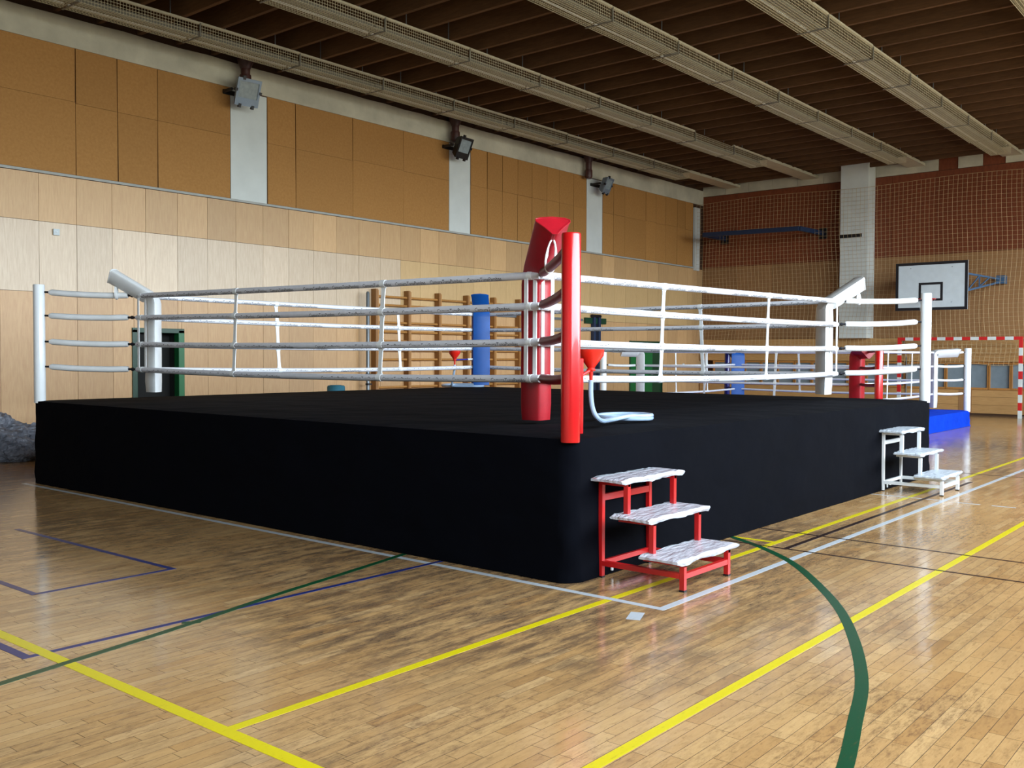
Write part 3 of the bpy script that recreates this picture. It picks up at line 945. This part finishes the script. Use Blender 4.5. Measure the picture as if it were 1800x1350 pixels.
# ================================================================== STEPS
def steps(name, label, ox, oy, mat, seed):
    """three treads climbing toward the ring; ox,oy = front left foot"""
    rnd = random.Random(seed)
    root = thing(name, label, 'steps', (ox+0.31, oy+0.33, 0), 'plastic-wrapped ring steps')
    w, t = 0.62, 0.036
    def leg(x, y, z0, z1, foot=True):
        l = B().box(x-t/2, y-t/2, z0, x+t/2, y+t/2, z1).build('leg', mat, root, bevel=0.003, at=(x, y, z0))
        if foot: B().box(x-t/2-0.001, y-t/2-0.001, 0, x+t/2+0.001, y+t/2+0.001, 0.012).build('foot', 'dark_metal', l)
    ZT = (0.195, 0.44, 0.685)
    for sx in (0, w):
        x = ox+sx
        leg(x, oy, 0.0, ZT[0])
        leg(x, oy+0.65, 0.0, ZT[2])
        leg(x, oy+0.235, ZT[0], ZT[1], False)
        leg(x, oy+0.44, ZT[1], ZT[2], False)
        B().box(x-t/2, oy+t/2, 0.085, x+t/2, oy+0.65-t/2, 0.12).build('side_rail', mat, root, at=(x, oy+0.3, 0.1))
        for (ya, yb2, z) in ((oy, oy+0.28, ZT[0]), (oy+0.235, oy+0.48, ZT[1]), (oy+0.44, oy+0.65, ZT[2])):
            B().box(x-t/2+0.002, ya-t/2, z-0.03, x+t/2-0.002, yb2+t/2, z).build('tread_bearer', mat, root, at=(x, (ya+yb2)/2, z))
    for (yy, z, h) in ((oy, 0.085, 0.035), (oy+0.65, 0.085, 0.035), (oy+0.65, 0.54, 0.045)):
        B().box(ox+t/2, yy-t/2+0.002, z, ox+w-t/2, yy+t/2-0.002, z+h).build('cross_rail', mat, root, at=(ox+w/2, yy, z))
    B().lathe([(0.012, 0), (0.016, 0.008), (0.016, 0.018), (0.006, 0.024)], (ox+0.16, oy+0.62, 0.055), 12).tube([(ox+0.12, oy+0.64, 0.086), (ox+0.12, oy+0.64, 0.03)], 0.011, 8).build('adjusting_screw', 'white_enamel', root, smooth=True)
    for i, (ya, z) in enumerate(((oy-0.02, ZT[0]), (oy+0.205, ZT[1]), (oy+0.415, ZT[2]))):
        xa, xb, yb2 = ox-0.10, ox+w+0.11, ya+0.29
        tr = B().box(xa, ya, z, xb, yb2, z+0.022).build('tread', mat if mat != 'white_enamel' else 'board_white', root, bevel=0.004, at=((xa+xb)/2, (ya+yb2)/2, z))
        # crumpled wrapping round the tread
        b = B(); secs = []
        n = 18
        for k2 in range(n+1):
            x = xa-0.014+(xb-xa+0.028)*k2/n
            sq = 0.45 if k2 in (0, n) else 1.0
            a = rnd.uniform(-0.006, 0.008); c = rnd.uniform(-0.004, 0.006); dd = rnd.uniform(0.0, 0.008)+0.007*math.sin(k2*0.7+i)
            zc = z+0.011
            ring = [(ya-0.008-a, zc-0.014-max(dd, 0)*1.0), (ya-0.014-a, zc+0.0), (ya-0.004, zc+0.017+c), (ya+0.09, zc+0.016+rnd.uniform(0, 0.004)), (ya+0.18, zc+0.016+rnd.uniform(0, 0.004)), (yb2+0.004, zc+0.017+c), (yb2+0.013+a, zc), (yb2+0.006, zc-0.015-max(dd, 0)*0.6), (ya+0.15, zc-0.0145)]
            secs.append([(x, ya+0.145+(yy-ya-0.145)*(0.97 if sq < 1 else 1), zc+(zz-zc)*sq) for yy, zz in ring])
        b.sweep(secs).build('plastic_wrap', 'film', tr, smooth=True, angle=40)
    return root
steps('ring_steps', 'red steel three-tread steps by the corner with the red post', 5.59, 3.165, 'red_paint', 1)
steps('ring_steps', 'white steel three-tread steps at the far end of the black skirt', 11.35, 3.165, 'white_enamel', 2)

# ================================================================== WALL FITTINGS
# wall bars
NB = 7
wbx = 13.79
bars = thing('wall_bars', 'wooden wall bars behind the blue corner pad', 'wall bars', (wbx+2.9, Y1-0.08, 0))
up_me = B().box(0, -0.15, 0, 0.055, 0, 2.95).mesh('upright', 'bars_dark')
fc_me = B().box(0.004, -0.153, 0.0, 0.12, -0.10, 2.93).mesh('upright_face', 'bars_wood')
for i in range(NB):
    u = place('upright', up_me, (wbx+0.953*i, Y1, 0), bars)
    B().box(wbx+0.953*i+0.05, Y1-0.15, 0, wbx+0.953*i+0.085, Y1-0.03, 2.93).build('cheek', 'bars_wood', u)
rungs = [2.80, 2.62]+[2.25-0.197*i for i in range(11)]
rung_me = B().tube([(0, 0, 0), (0.87, 0, 0)], [0.024, 0.024], 10).mesh('rung', 'bars_wood', smooth=True)
for i in range(NB-1):
    for z in rungs:
        place('rung', rung_me, (wbx+0.953*i+0.085, Y1-0.085, z), bars)
# steel pole beside the bars
pl_ = thing('steel_pole', 'slim grey steel pole standing beside the wall bars', 'pole', (13.52, 15.1, 0))
B().tube([(13.52, 15.1, 0), (13.52, 15.1, 2.84), (13.52, 15.1, 2.87)], [0.038, 0.038, 0.02], 16).build('tube', 'steel', pl_, smooth=True)
B().box(13.46, 15.04, 0, 13.58, 15.16, 0.02).build('foot_plate', 'steel', pl_)
for z in (0.95, 1.15):
    B().lathe([(0.05, -0.02), (0.05, 0.02)], (13.52, 15.1, z), 14).box(13.55, 15.08, z-0.012, 13.62, 15.12, z+0.012).build('clamp', 'dark_metal', pl_, smooth=True)
# blue clamp bracket on the far stretch of the wall
cb = thing('wall_bracket', 'dark blue twin-post wall bracket beside the closed green door', 'bracket', (22.0, Y1-0.03, 0))
for dx in (-0.12, 0.12):
    B().box(22.0+dx-0.05, Y1-0.11, 0.0, 22.0+dx+0.05, Y1-0.01, 2.62).build('post', 'navy_steel', cb, bevel=0.006)
B().box(21.5, Y1-0.06, 2.44, 22.5, Y1-0.0, 2.60).build('back_plate', 'dark_green', cb)
B().tube([(21.8, Y1-0.06, 2.65), (22.2, Y1-0.06, 2.65)], 0.05, 10).build('pivot', 'dark_metal', cb, smooth=True)
# sockets and small fittings
def socket(label, x, y, z, d, s=0.08):
    t = thing('wall_socket', label, 'socket', (x, y, z))
    if d == 'y':
        B().box(x-s/2, y-0.03, z-s/2, x+s/2, y, z+s/2).build('box', 'board_white', t, bevel=0.006)
        B().lathe([(0.02, -0.004), (0.02, 0.004)], (x, y-0.03, z), 10).build('cover', 'white_enamel', t)
    return t
socket('small white wall box on the pale plywood at far left', 7.17, Y1, 3.47, 'y', 0.10)
socket('small round wall fitting above the blue wall bracket', 24.84, Y1, 3.70, 'y', 0.10)
socket('white switch on the plywood beside the closed green door', 26.9, Y1, 1.28, 'y', 0.10)

# floodlights
def flood(label, c, yaw, tilt, hm, sz, gm='lamp_glass'):
    c = Vector(c)
    f = V(math.sin(yaw)*math.cos(tilt), -math.cos(yaw)*math.cos(tilt), -math.sin(tilt))
    r = f.cross(V(0, 0, 1)).normalized()
    u = r.cross(f)
    t = thing('floodlight', label, 'floodlight', tuple(c), 'floodlights on the left wall')
    mm = frame_of(r, -f, u, c)     # local -y is the front
    B().obox(mm, sz, sz*0.34, sz*1.05, taper=0.72).build('housing', hm, t, bevel=0.008)
    m2 = frame_of(r, -f, u, c+f*(sz*0.17+0.012))
    w = sz*0.5
    b = B()
    for (a0, a1, b0, b1) in ((-1, 1, 0.80, 1.05), (-1, 1, -1.05, -0.45), (-1, -0.82, -0.45, 0.8), (0.82, 1, -0.45, 0.8)):
        b.obox(m2 @ Matrix.Translation(((a0+a1)/2*w, 0, (b0+b1)/2*w)), (a1-a0)*w, 0.03, (b1-b0)*w)
    b.build('bezel', hm, t)
    B().obox(m2 @ Matrix.Translation((0, 0.006, 0.175*w)), 1.64*w, 0.01, 1.25*w).build('glass', gm, t)
    for (a, q) in ((-0.55, -1.07), (0.55, -1.07), (-1.02, 0.1), (1.02, 0.1), (0.5, 1.07)):
        B().obox(m2 @ Matrix.Translation((a*w, 0, q*w)), 0.05, 0.05, 0.07 if abs(q) > 1 else 0.05).build('clip', 'lamp_black', t)
    back = c-f*sz*0.1
    B().beam(back-r*sz*0.53, V(back.x-r.x*sz*0.53, Y1, back.z), 0.03, 0.05).beam(back+r*sz*0.53, V(back.x+r.x*sz*0.53, Y1, back.z), 0.03, 0.05).box(back.x-abs(r.x)*sz*0.55, Y1-0.03, back.z-0.04, back.x+abs(r.x)*sz*0.55, Y1, back.z+0.04).build('bracket', 'lamp_black', t)
    return t
flood('grey floodlight with bright glass on the nearest pale wall strip', (10.46, 14.95, 6.30), -0.12, 0.36, 'lamp_grey', 0.46)
flood('black floodlight on the middle pale wall strip', (16.20, 14.95, 6.27), 0.10, 0.40, 'lamp_black', 0.46)
flood('grey floodlight on the farthest pale wall strip', (22.0, 14.96, 6.22), 0.16, 0.40, 'lamp_grey', 0.42)
# drain pipe stubs
for i, (x, z0) in enumerate(((10.56, 6.42), (16.16, 6.40), (21.4, 6.32))):
    t = thing('drain_pipe', ['brown drain pipe stub above the nearest grey floodlight', 'brown drain pipe stub above the black floodlight', 'brown drain pipe stub above the farthest floodlight'][i], 'pipe', (x, 15.10, z0), 'drain pipe stubs below the ceiling')
    B().tube([(x, 15.10, z0), (x, 15.10, 6.95)], 0.085, 16).build('pipe', 'pipe', t, smooth=True)
    B().lathe([(0.10, -0.10), (0.105, -0.08), (0.105, 0.08), (0.10, 0.1)], (x, 15.10, z0+0.13), 16).lathe([(0.09, -0.1), (0.14, 0.02), (0.15, 0.10)], (x, 15.10, 6.86), 16).build('collar', 'pipe', t, smooth=True)

# ================================================================== CEILING LIGHT TRAYS
SEC = 2.0
TWD, TH = 0.46, 0.19
gb = B()
wr_ = 0.0035
ny, nz = 9, 4
prof = [(0, TH*j/nz) for j in range(nz, 0, -1)]+[(TWD*j/ny, 0) for j in range(ny+1)]+[(TWD, TH*j/nz) for j in range(1, nz+1)]
for (y, z) in prof:
    gb.tube([(0.01, y, z), (SEC-0.01, y, z)], wr_, 4, cap=False)
x = 0.02
while x < SEC:
    gb.tube([(x, 0, TH), (x, 0, 0), (x, TWD, 0), (x, TWD, TH)], wr_, 4, cap=False)
    x += 0.05
guard_me = gb.mesh('wire_guard', 'guard')
edge_me = B().box(0, -0.025, TH, SEC, 0.02, TH+0.035).box(0, TWD-0.02, TH, SEC, TWD+0.025, TH+0.035).mesh('guard_rim', 'tray')
bat_me = B().box(0, 0.17, 0.050, SEC, 0.30, 0.085).box(0.02, 0.20, 0.085, SEC-0.02, 0.26, 0.15).mesh('batten', 'rail_grey')
tube_me = B().tube([(0.03, 0.33, 0.03), (SEC-0.03, 0.33, 0.03)], 0.017, 10).mesh('lamp_tube', 'tube', smooth=True)
hk_me = B().box(-0.012, -0.03, -0.01, 0.012, -0.012, TH+0.02).box(-0.012, -0.03, -0.012, 0.012, TWD+0.03, -0.002).mesh('guard_clip', 'rail_grey')
names = ['nearest the left wall', 'second from the left wall', 'third from the left wall, wide and bright', 'fourth from the left wall, over the goal', 'fifth from the left wall, at the top right corner']
for ti, (yn, xs, xe) in enumerate(((14.0, 4.5, 24.9), (11.47, 4.5, 24.6), (8.42, 5.0, 26.5), (5.98, 7.0, 26.9), (3.02, 9.0, 26.9))):
    z0 = 6.70
    t = thing('ceiling_light', 'long caged ceiling light strip, '+names[ti], 'ceiling light', ((xs+xe)/2, yn+TWD/2, z0), 'caged light strips under the joists')
    x = xe-SEC
    k = 0
    while x > xs-SEC:
        dz = random.uniform(-0.006, 0.006)+(0.012*math.sin(k*0.8+ti) if ti >= 2 else 0)
        rt = (0, random.uniform(-0.003, 0.003), 0)
        g = place('wire_guard', guard_me, (x, yn, z0+dz), t, rt)
        gap = (ti == 1 and k == 1)
        if not gap: place('guard_rim', edge_me, (x, yn, z0+dz), t, rt)
        bt = place('batten', bat_me, (x, yn, z0+dz), t, rt)
        place('lamp_tube', tube_me, (x, yn, z0+dz), bt, None)
        place('guard_clip', hk_me, (x+0.02, yn, z0+dz), g)
        for hx in (0.5, 1.5):
            B().tube([(x+hx, yn, z0+TH+0.03), (x+hx, yn, 7.4)], 0.009, 6).build('hanger_rod', 'steel', t, at=(x+hx, yn, 7))
        x -= SEC; k += 1
    # closed trough between the cage and the back wall
    B().box(xe, yn, 6.87, X1-0.01, yn+TWD, 6.885).box(xe, yn-0.01, 6.87, X1-0.01, yn+0.008, 6.945).box(xe, yn+TWD-0.008, 6.87, X1-0.01, yn+TWD+0.01, 6.945).box(xe, yn+0.1, 6.93, X1-0.01, yn+0.13, 6.96).build('end_trough', 'tray', t)

# ================================================================== FAR END: NET, BASKET, GOAL
b = B()
NXX = 27.42
YA, YB_, ZA, ZB = 15.15, -1.5, 1.62, 6.37
cell = 0.118
def netp(y, z):
    f = (ZB-z)/(ZB-ZA)
    dy = 0.10*f*math.sin(z*1.9+y*0.35)*0.7+0.05*math.sin(y*1.3+z*0.8)*f
    dx = 0.06*math.sin(y*2.1+z*1.3)*f
    dz = 0.035*math.sin(y*1.1)*(1-f)+0.05*math.sin(y*0.9+1+z)*f
    return (NXX+dx, y+dy, z+dz)
nr = 0.0034
ncol = int((YA-YB_)/cell); nrow = int((ZB-ZA)/cell)
for i in range(ncol+1):
    y = YA-i*cell
    if y < 3.4: break
    b.tube([netp(y, ZB-(ZB-ZA)*j/22) for j in range(23)], nr, 3, cap=False)
for j in range(nrow+1):
    z = ZB-j*cell
    yl = YA
    b.tube([netp(YA-(YA-3.4)*i/48, z) for i in range(49)], nr*(1.5 if j == 0 else 1), 3, cap=False)
no = b.build('ball_net', 'net', None)
no['label'] = 'fine cord ball net hanging across the back wall'
no['category'] = 'net'
no['kind'] = 'stuff'

# basketball backboard on a blue truss arm
XB = 26.3
by0, by1, bz0, bz1 = 6.79, 8.58, 2.78, 4.03
bk = thing('basketball_hoop', 'white basketball backboard with black border and red rim', 'basketball hoop', (XB, 7.68, bz0))
bd = B().box(XB, by0, bz0, XB+0.03, by1, bz1).build('backboard', 'board_white', bk, bevel=0.003)
e = 0.072
B().box(XB-0.003, by0, bz0, XB, by1, bz0+e).box(XB-0.003, by0, bz1-e, XB, by1, bz1).box(XB-0.003, by0, bz0+e, XB, by0+e, bz1-e).box(XB-0.003, by1-e, bz0+e, XB, by1, bz1-e).build('border', 'board_black', bd)
cy, w2 = 7.69, 0.30
t0, t1 = 3.02, 3.50
B().box(XB-0.003, cy-w2, t0, XB, cy+w2, t0+0.06).box(XB-0.003, cy-w2, t1-0.06, XB, cy+w2, t1).box(XB-0.003, cy-w2, t0+0.06, XB, cy-w2+0.06, t1-0.06).box(XB-0.003, cy+w2-0.06, t0+0.06, XB, cy+w2, t1-0.06).build('target_square', 'board_black', bd)
for (yy, zz) in ((by0+0.38, bz0+0.2), (by1-0.38, bz0+0.2), (by0+0.38, bz1-0.15), (by1-0.38, bz1-0.15)):
    B().lathe([(0.012, -0.012), (0.012, 0.012)], (XB, yy, zz), 8).build('bolt', 'steel', bd)
rim = [(XB-0.36+0.225*math.cos(a), cy+0.225*math.sin(a), 3.05) for a in [2*math.pi*i/24 for i in range(24)]]
ri = B().tube(rim, 0.011, 8, closed=True).box(XB-0.15, cy-0.07, 3.03, XB, cy+0.07, 3.065).build('rim', 'goal_red', bk, smooth=True)
nb = B()
for i in range(12):
    a = 2*math.pi*i/12; a2 = a+2*math.pi/12*0.8
    nb.tube([(XB-0.36+0.22*math.cos(a), cy+0.22*math.sin(a), 3.04), (XB-0.36+0.15*math.cos(a2), cy+0.15*math.sin(a2), 2.84), (XB-0.36+0.12*math.cos(a), cy+0.12*math.sin(a), 2.68)], 0.003, 4)
nb.build('rim_net', 'board_white', ri)
for yy in (6.85, 8.5):
    yw = yy-0.45 if yy < 7.5 else yy+0.45
    p0, p1, q = V(26.5, yy, 3.70), V(26.5, yy, 3.27), V(27.95, yw, 3.62)
    B().bar(p0, q, 0.045).bar(p1, q-V(0, 0, 0.06), 0.045).bar(p0, p1, 0.045).bar(p0+(q-p0)*0.35, p1+(q-p1)*0.35, 0.03).bar(p1, p0+(q-p0)*0.35, 0.025).bar(p1+(q-p1)*0.35, p0+(q-p0)*0.65, 0.025).bar(V(26.34, yy, 3.70), p0, 0.04).bar(V(26.34, yy, 3.27), p1, 0.04).build('truss_arm', 'blue_steel', bk)
    B().box(27.85, yw-0.12, 3.50, X1, yw+0.10, 3.72).build('wall_plate', 'blue_steel', bk, bevel=0.01)
B().box(XB+0.03, by0+0.05, 3.25, XB+0.07, by1-0.05, 3.31).box(XB+0.03, by0+0.05, 3.67, XB+0.07, by1-0.05, 3.73).build('cross_tube', 'blue_steel', bk)

# bare blue hoop bracket on the left bay
hb = thing('hoop_bracket', 'bare blue steel hoop bracket jutting from the red-brown boards', 'bracket', (27.0, 12.9, 5.2))
A_, B_, C_, D_ = V(26.5, 14.40, 5.26), V(26.5, 11.36, 5.21), V(28.08, 11.29, 5.22), V(28.08, 14.50, 5.29)
B().beam(A_, B_, 0.10, 0.13).build('front_tube', 'navy_steel', hb, bevel=0.01)
B().beam(B_, C_, 0.10, 0.13).build('side_arm', 'navy_steel', hb, bevel=0.01)
B().beam(D_, A_, 0.10, 0.13).build('side_arm', 'navy_steel', hb, bevel=0.01)
for q in (C_, D_):
    B().box(X1-0.06, q.y-0.12, q.z-0.16, X1, q.y+0.12, q.z+0.16).build('wall_plate', 'dark_metal', hb, bevel=0.008)

# handball goal
XG = 27.25
gy0, gy1, gz = 5.74, 8.76, 2.05
gl = thing('handball_goal', 'handball goal with red and white striped frame at the back wall', 'goal', (XG, (gy0+gy1)/2, 0))
def striped(a, bq, nseg, start, nm):
    a, bq = Vector(a), Vector(bq)
    host = None
    for i in range(nseg):
        p, q = a+(bq-a)*i/nseg, a+(bq-a)*(i+1)/nseg
        o = B().beam(p, q, 0.085, 0.085).build(nm if host is None else 'stripe', 'goal_red' if (i+start) % 2 == 0 else 'goal_white', gl if host is None else host, at=(p+q)/2)
        host = host or o
striped((XG, gy0-0.0425, gz), (XG, gy1+0.0425, gz), 15, 0, 'crossbar')
striped((XG, gy0, gz-0.043), (XG, gy0, 0.0), 10, 0, 'goal_post')
striped((XG, gy1, gz-0.043), (XG, gy1, 0.0), 10, 0, 'goal_post')
for yy in (gy0, gy1):
    B().tube([(XG+0.02, yy, gz), (XG+0.35, yy, gz-0.04), (XG+0.58, yy, gz-0.5), (XG+0.62, yy, 0.02), (XG+0.02, yy, 0.02)], 0.016, 8).build('rear_stay', 'steel', gl, smooth=True)
b = B()
n1 = int((gy1-gy0)/0.12)
def gnet(y, s):
    # s 0..1 over roof and back, gathered up at one side
    if s < 0.25: x, z = XG+0.05+1.3*s, gz-0.05*s/0.25
    else: x, z = XG+0.36+0.24*(s-0.25)/0.75, gz-0.05-(s-0.25)/0.75*0.62
    return (x, y+0.18*s, z-0.04*math.sin(y*3+s*2)*s)
for i in range(n1+1):
    y = gy0+(gy1-gy0)*i/n1
    b.tube([gnet(y, j/8) for j in range(9)], 0.005, 3, cap=False)
for j in range(9):
    b.tube([gnet(gy0+(gy1-gy0)*i/24, j/8) for i in range(25)], 0.005, 3, cap=False)
b.build('goal_net', 'net', gl, kind='stuff')

# ================================================================== LEFT CORNER HEAP, TEAL ROLL
def lump(name, parent, c, s, mat, seed, amp):
    rnd = random.Random(seed)
    bm = bmesh.new()
    bmesh.ops.create_icosphere(bm, subdivisions=5, radius=1.0)
    ph = [V(rnd.uniform(-1, 1), rnd.uniform(-1, 1), rnd.uniform(-1, 1)).normalized() for _ in range(22)]
    fr_ = [rnd.uniform(2.5, 26) for _ in range(22)]
    off = OFF[parent.name]
    me = bpy.data.meshes.new(name)
    for v in bm.verts:
        p = v.co.copy()
        d = 0
        for q, f in zip(ph, fr_): d += abs(math.sin(p.dot(q)*f+1.3*p.dot(ph[3])*f*0.3))*(3.4/f**0.8)/1.6
        r = 1+amp*(d/6-0.5)
        q = V(p.x*s[0]*r, p.y*s[1]*r, max(p.z*r, -0.62)*s[2])
        v.co = Vector(c)+q-off
    bm.to_mesh(me); bm.free()
    me.materials.append(M[mat])
    o = bpy.data.objects.new(name, me); COL.objects.link(o); o.parent = parent
    return o
hp_ = thing('plastic_heap', 'heap of crumpled grey plastic sheeting on the floor by the wall', 'plastic sheeting', (5.9, 14.65, 0))
lump('crumpled_sheet', hp_, (5.95, 14.68, 0.22), (0.42, 0.30, 0.34), 'film_heap', 5, 0.9)
lump('crumpled_sheet', hp_, (6.45, 14.75, 0.18), (0.42, 0.28, 0.26), 'film_heap', 9, 0.9)
lump('crumpled_sheet', hp_, (5.45, 14.72, 0.2), (0.35, 0.28, 0.32), 'film_heap', 12, 0.9)
lump('crumpled_sheet', hp_, (6.16, 14.45, 0.12), (0.30, 0.22, 0.19), 'film_heap', 21, 0.9)
tl = thing('rolled_mat', 'teal rolled mat standing behind the black deck', 'mat', (11.75, 14.0, 0))
prof = [(0.165, 0.0), (0.172, 0.02), (0.17, 0.5), (0.165, 0.96), (0.15, 0.985), (0.10, 0.97), (0.02, 0.975)]
B().lathe(prof, (11.75, 14.0, 0), 24).build('roll', 'teal', tl, smooth=True)
B().tube([(11.75+0.12*(1-i/60)*math.cos(i*0.4), 14.0+0.12*(1-i/60)*math.sin(i*0.4), 0.985) for i in range(50)], 0.008, 6).build('roll_edge', 'teal', tl, smooth=True)
B().lathe([(0.175, -0.02), (0.177, 0), (0.175, 0.02)], (11.75, 14.0, 0.6), 24).build('band', 'dark_metal', tl, smooth=True)
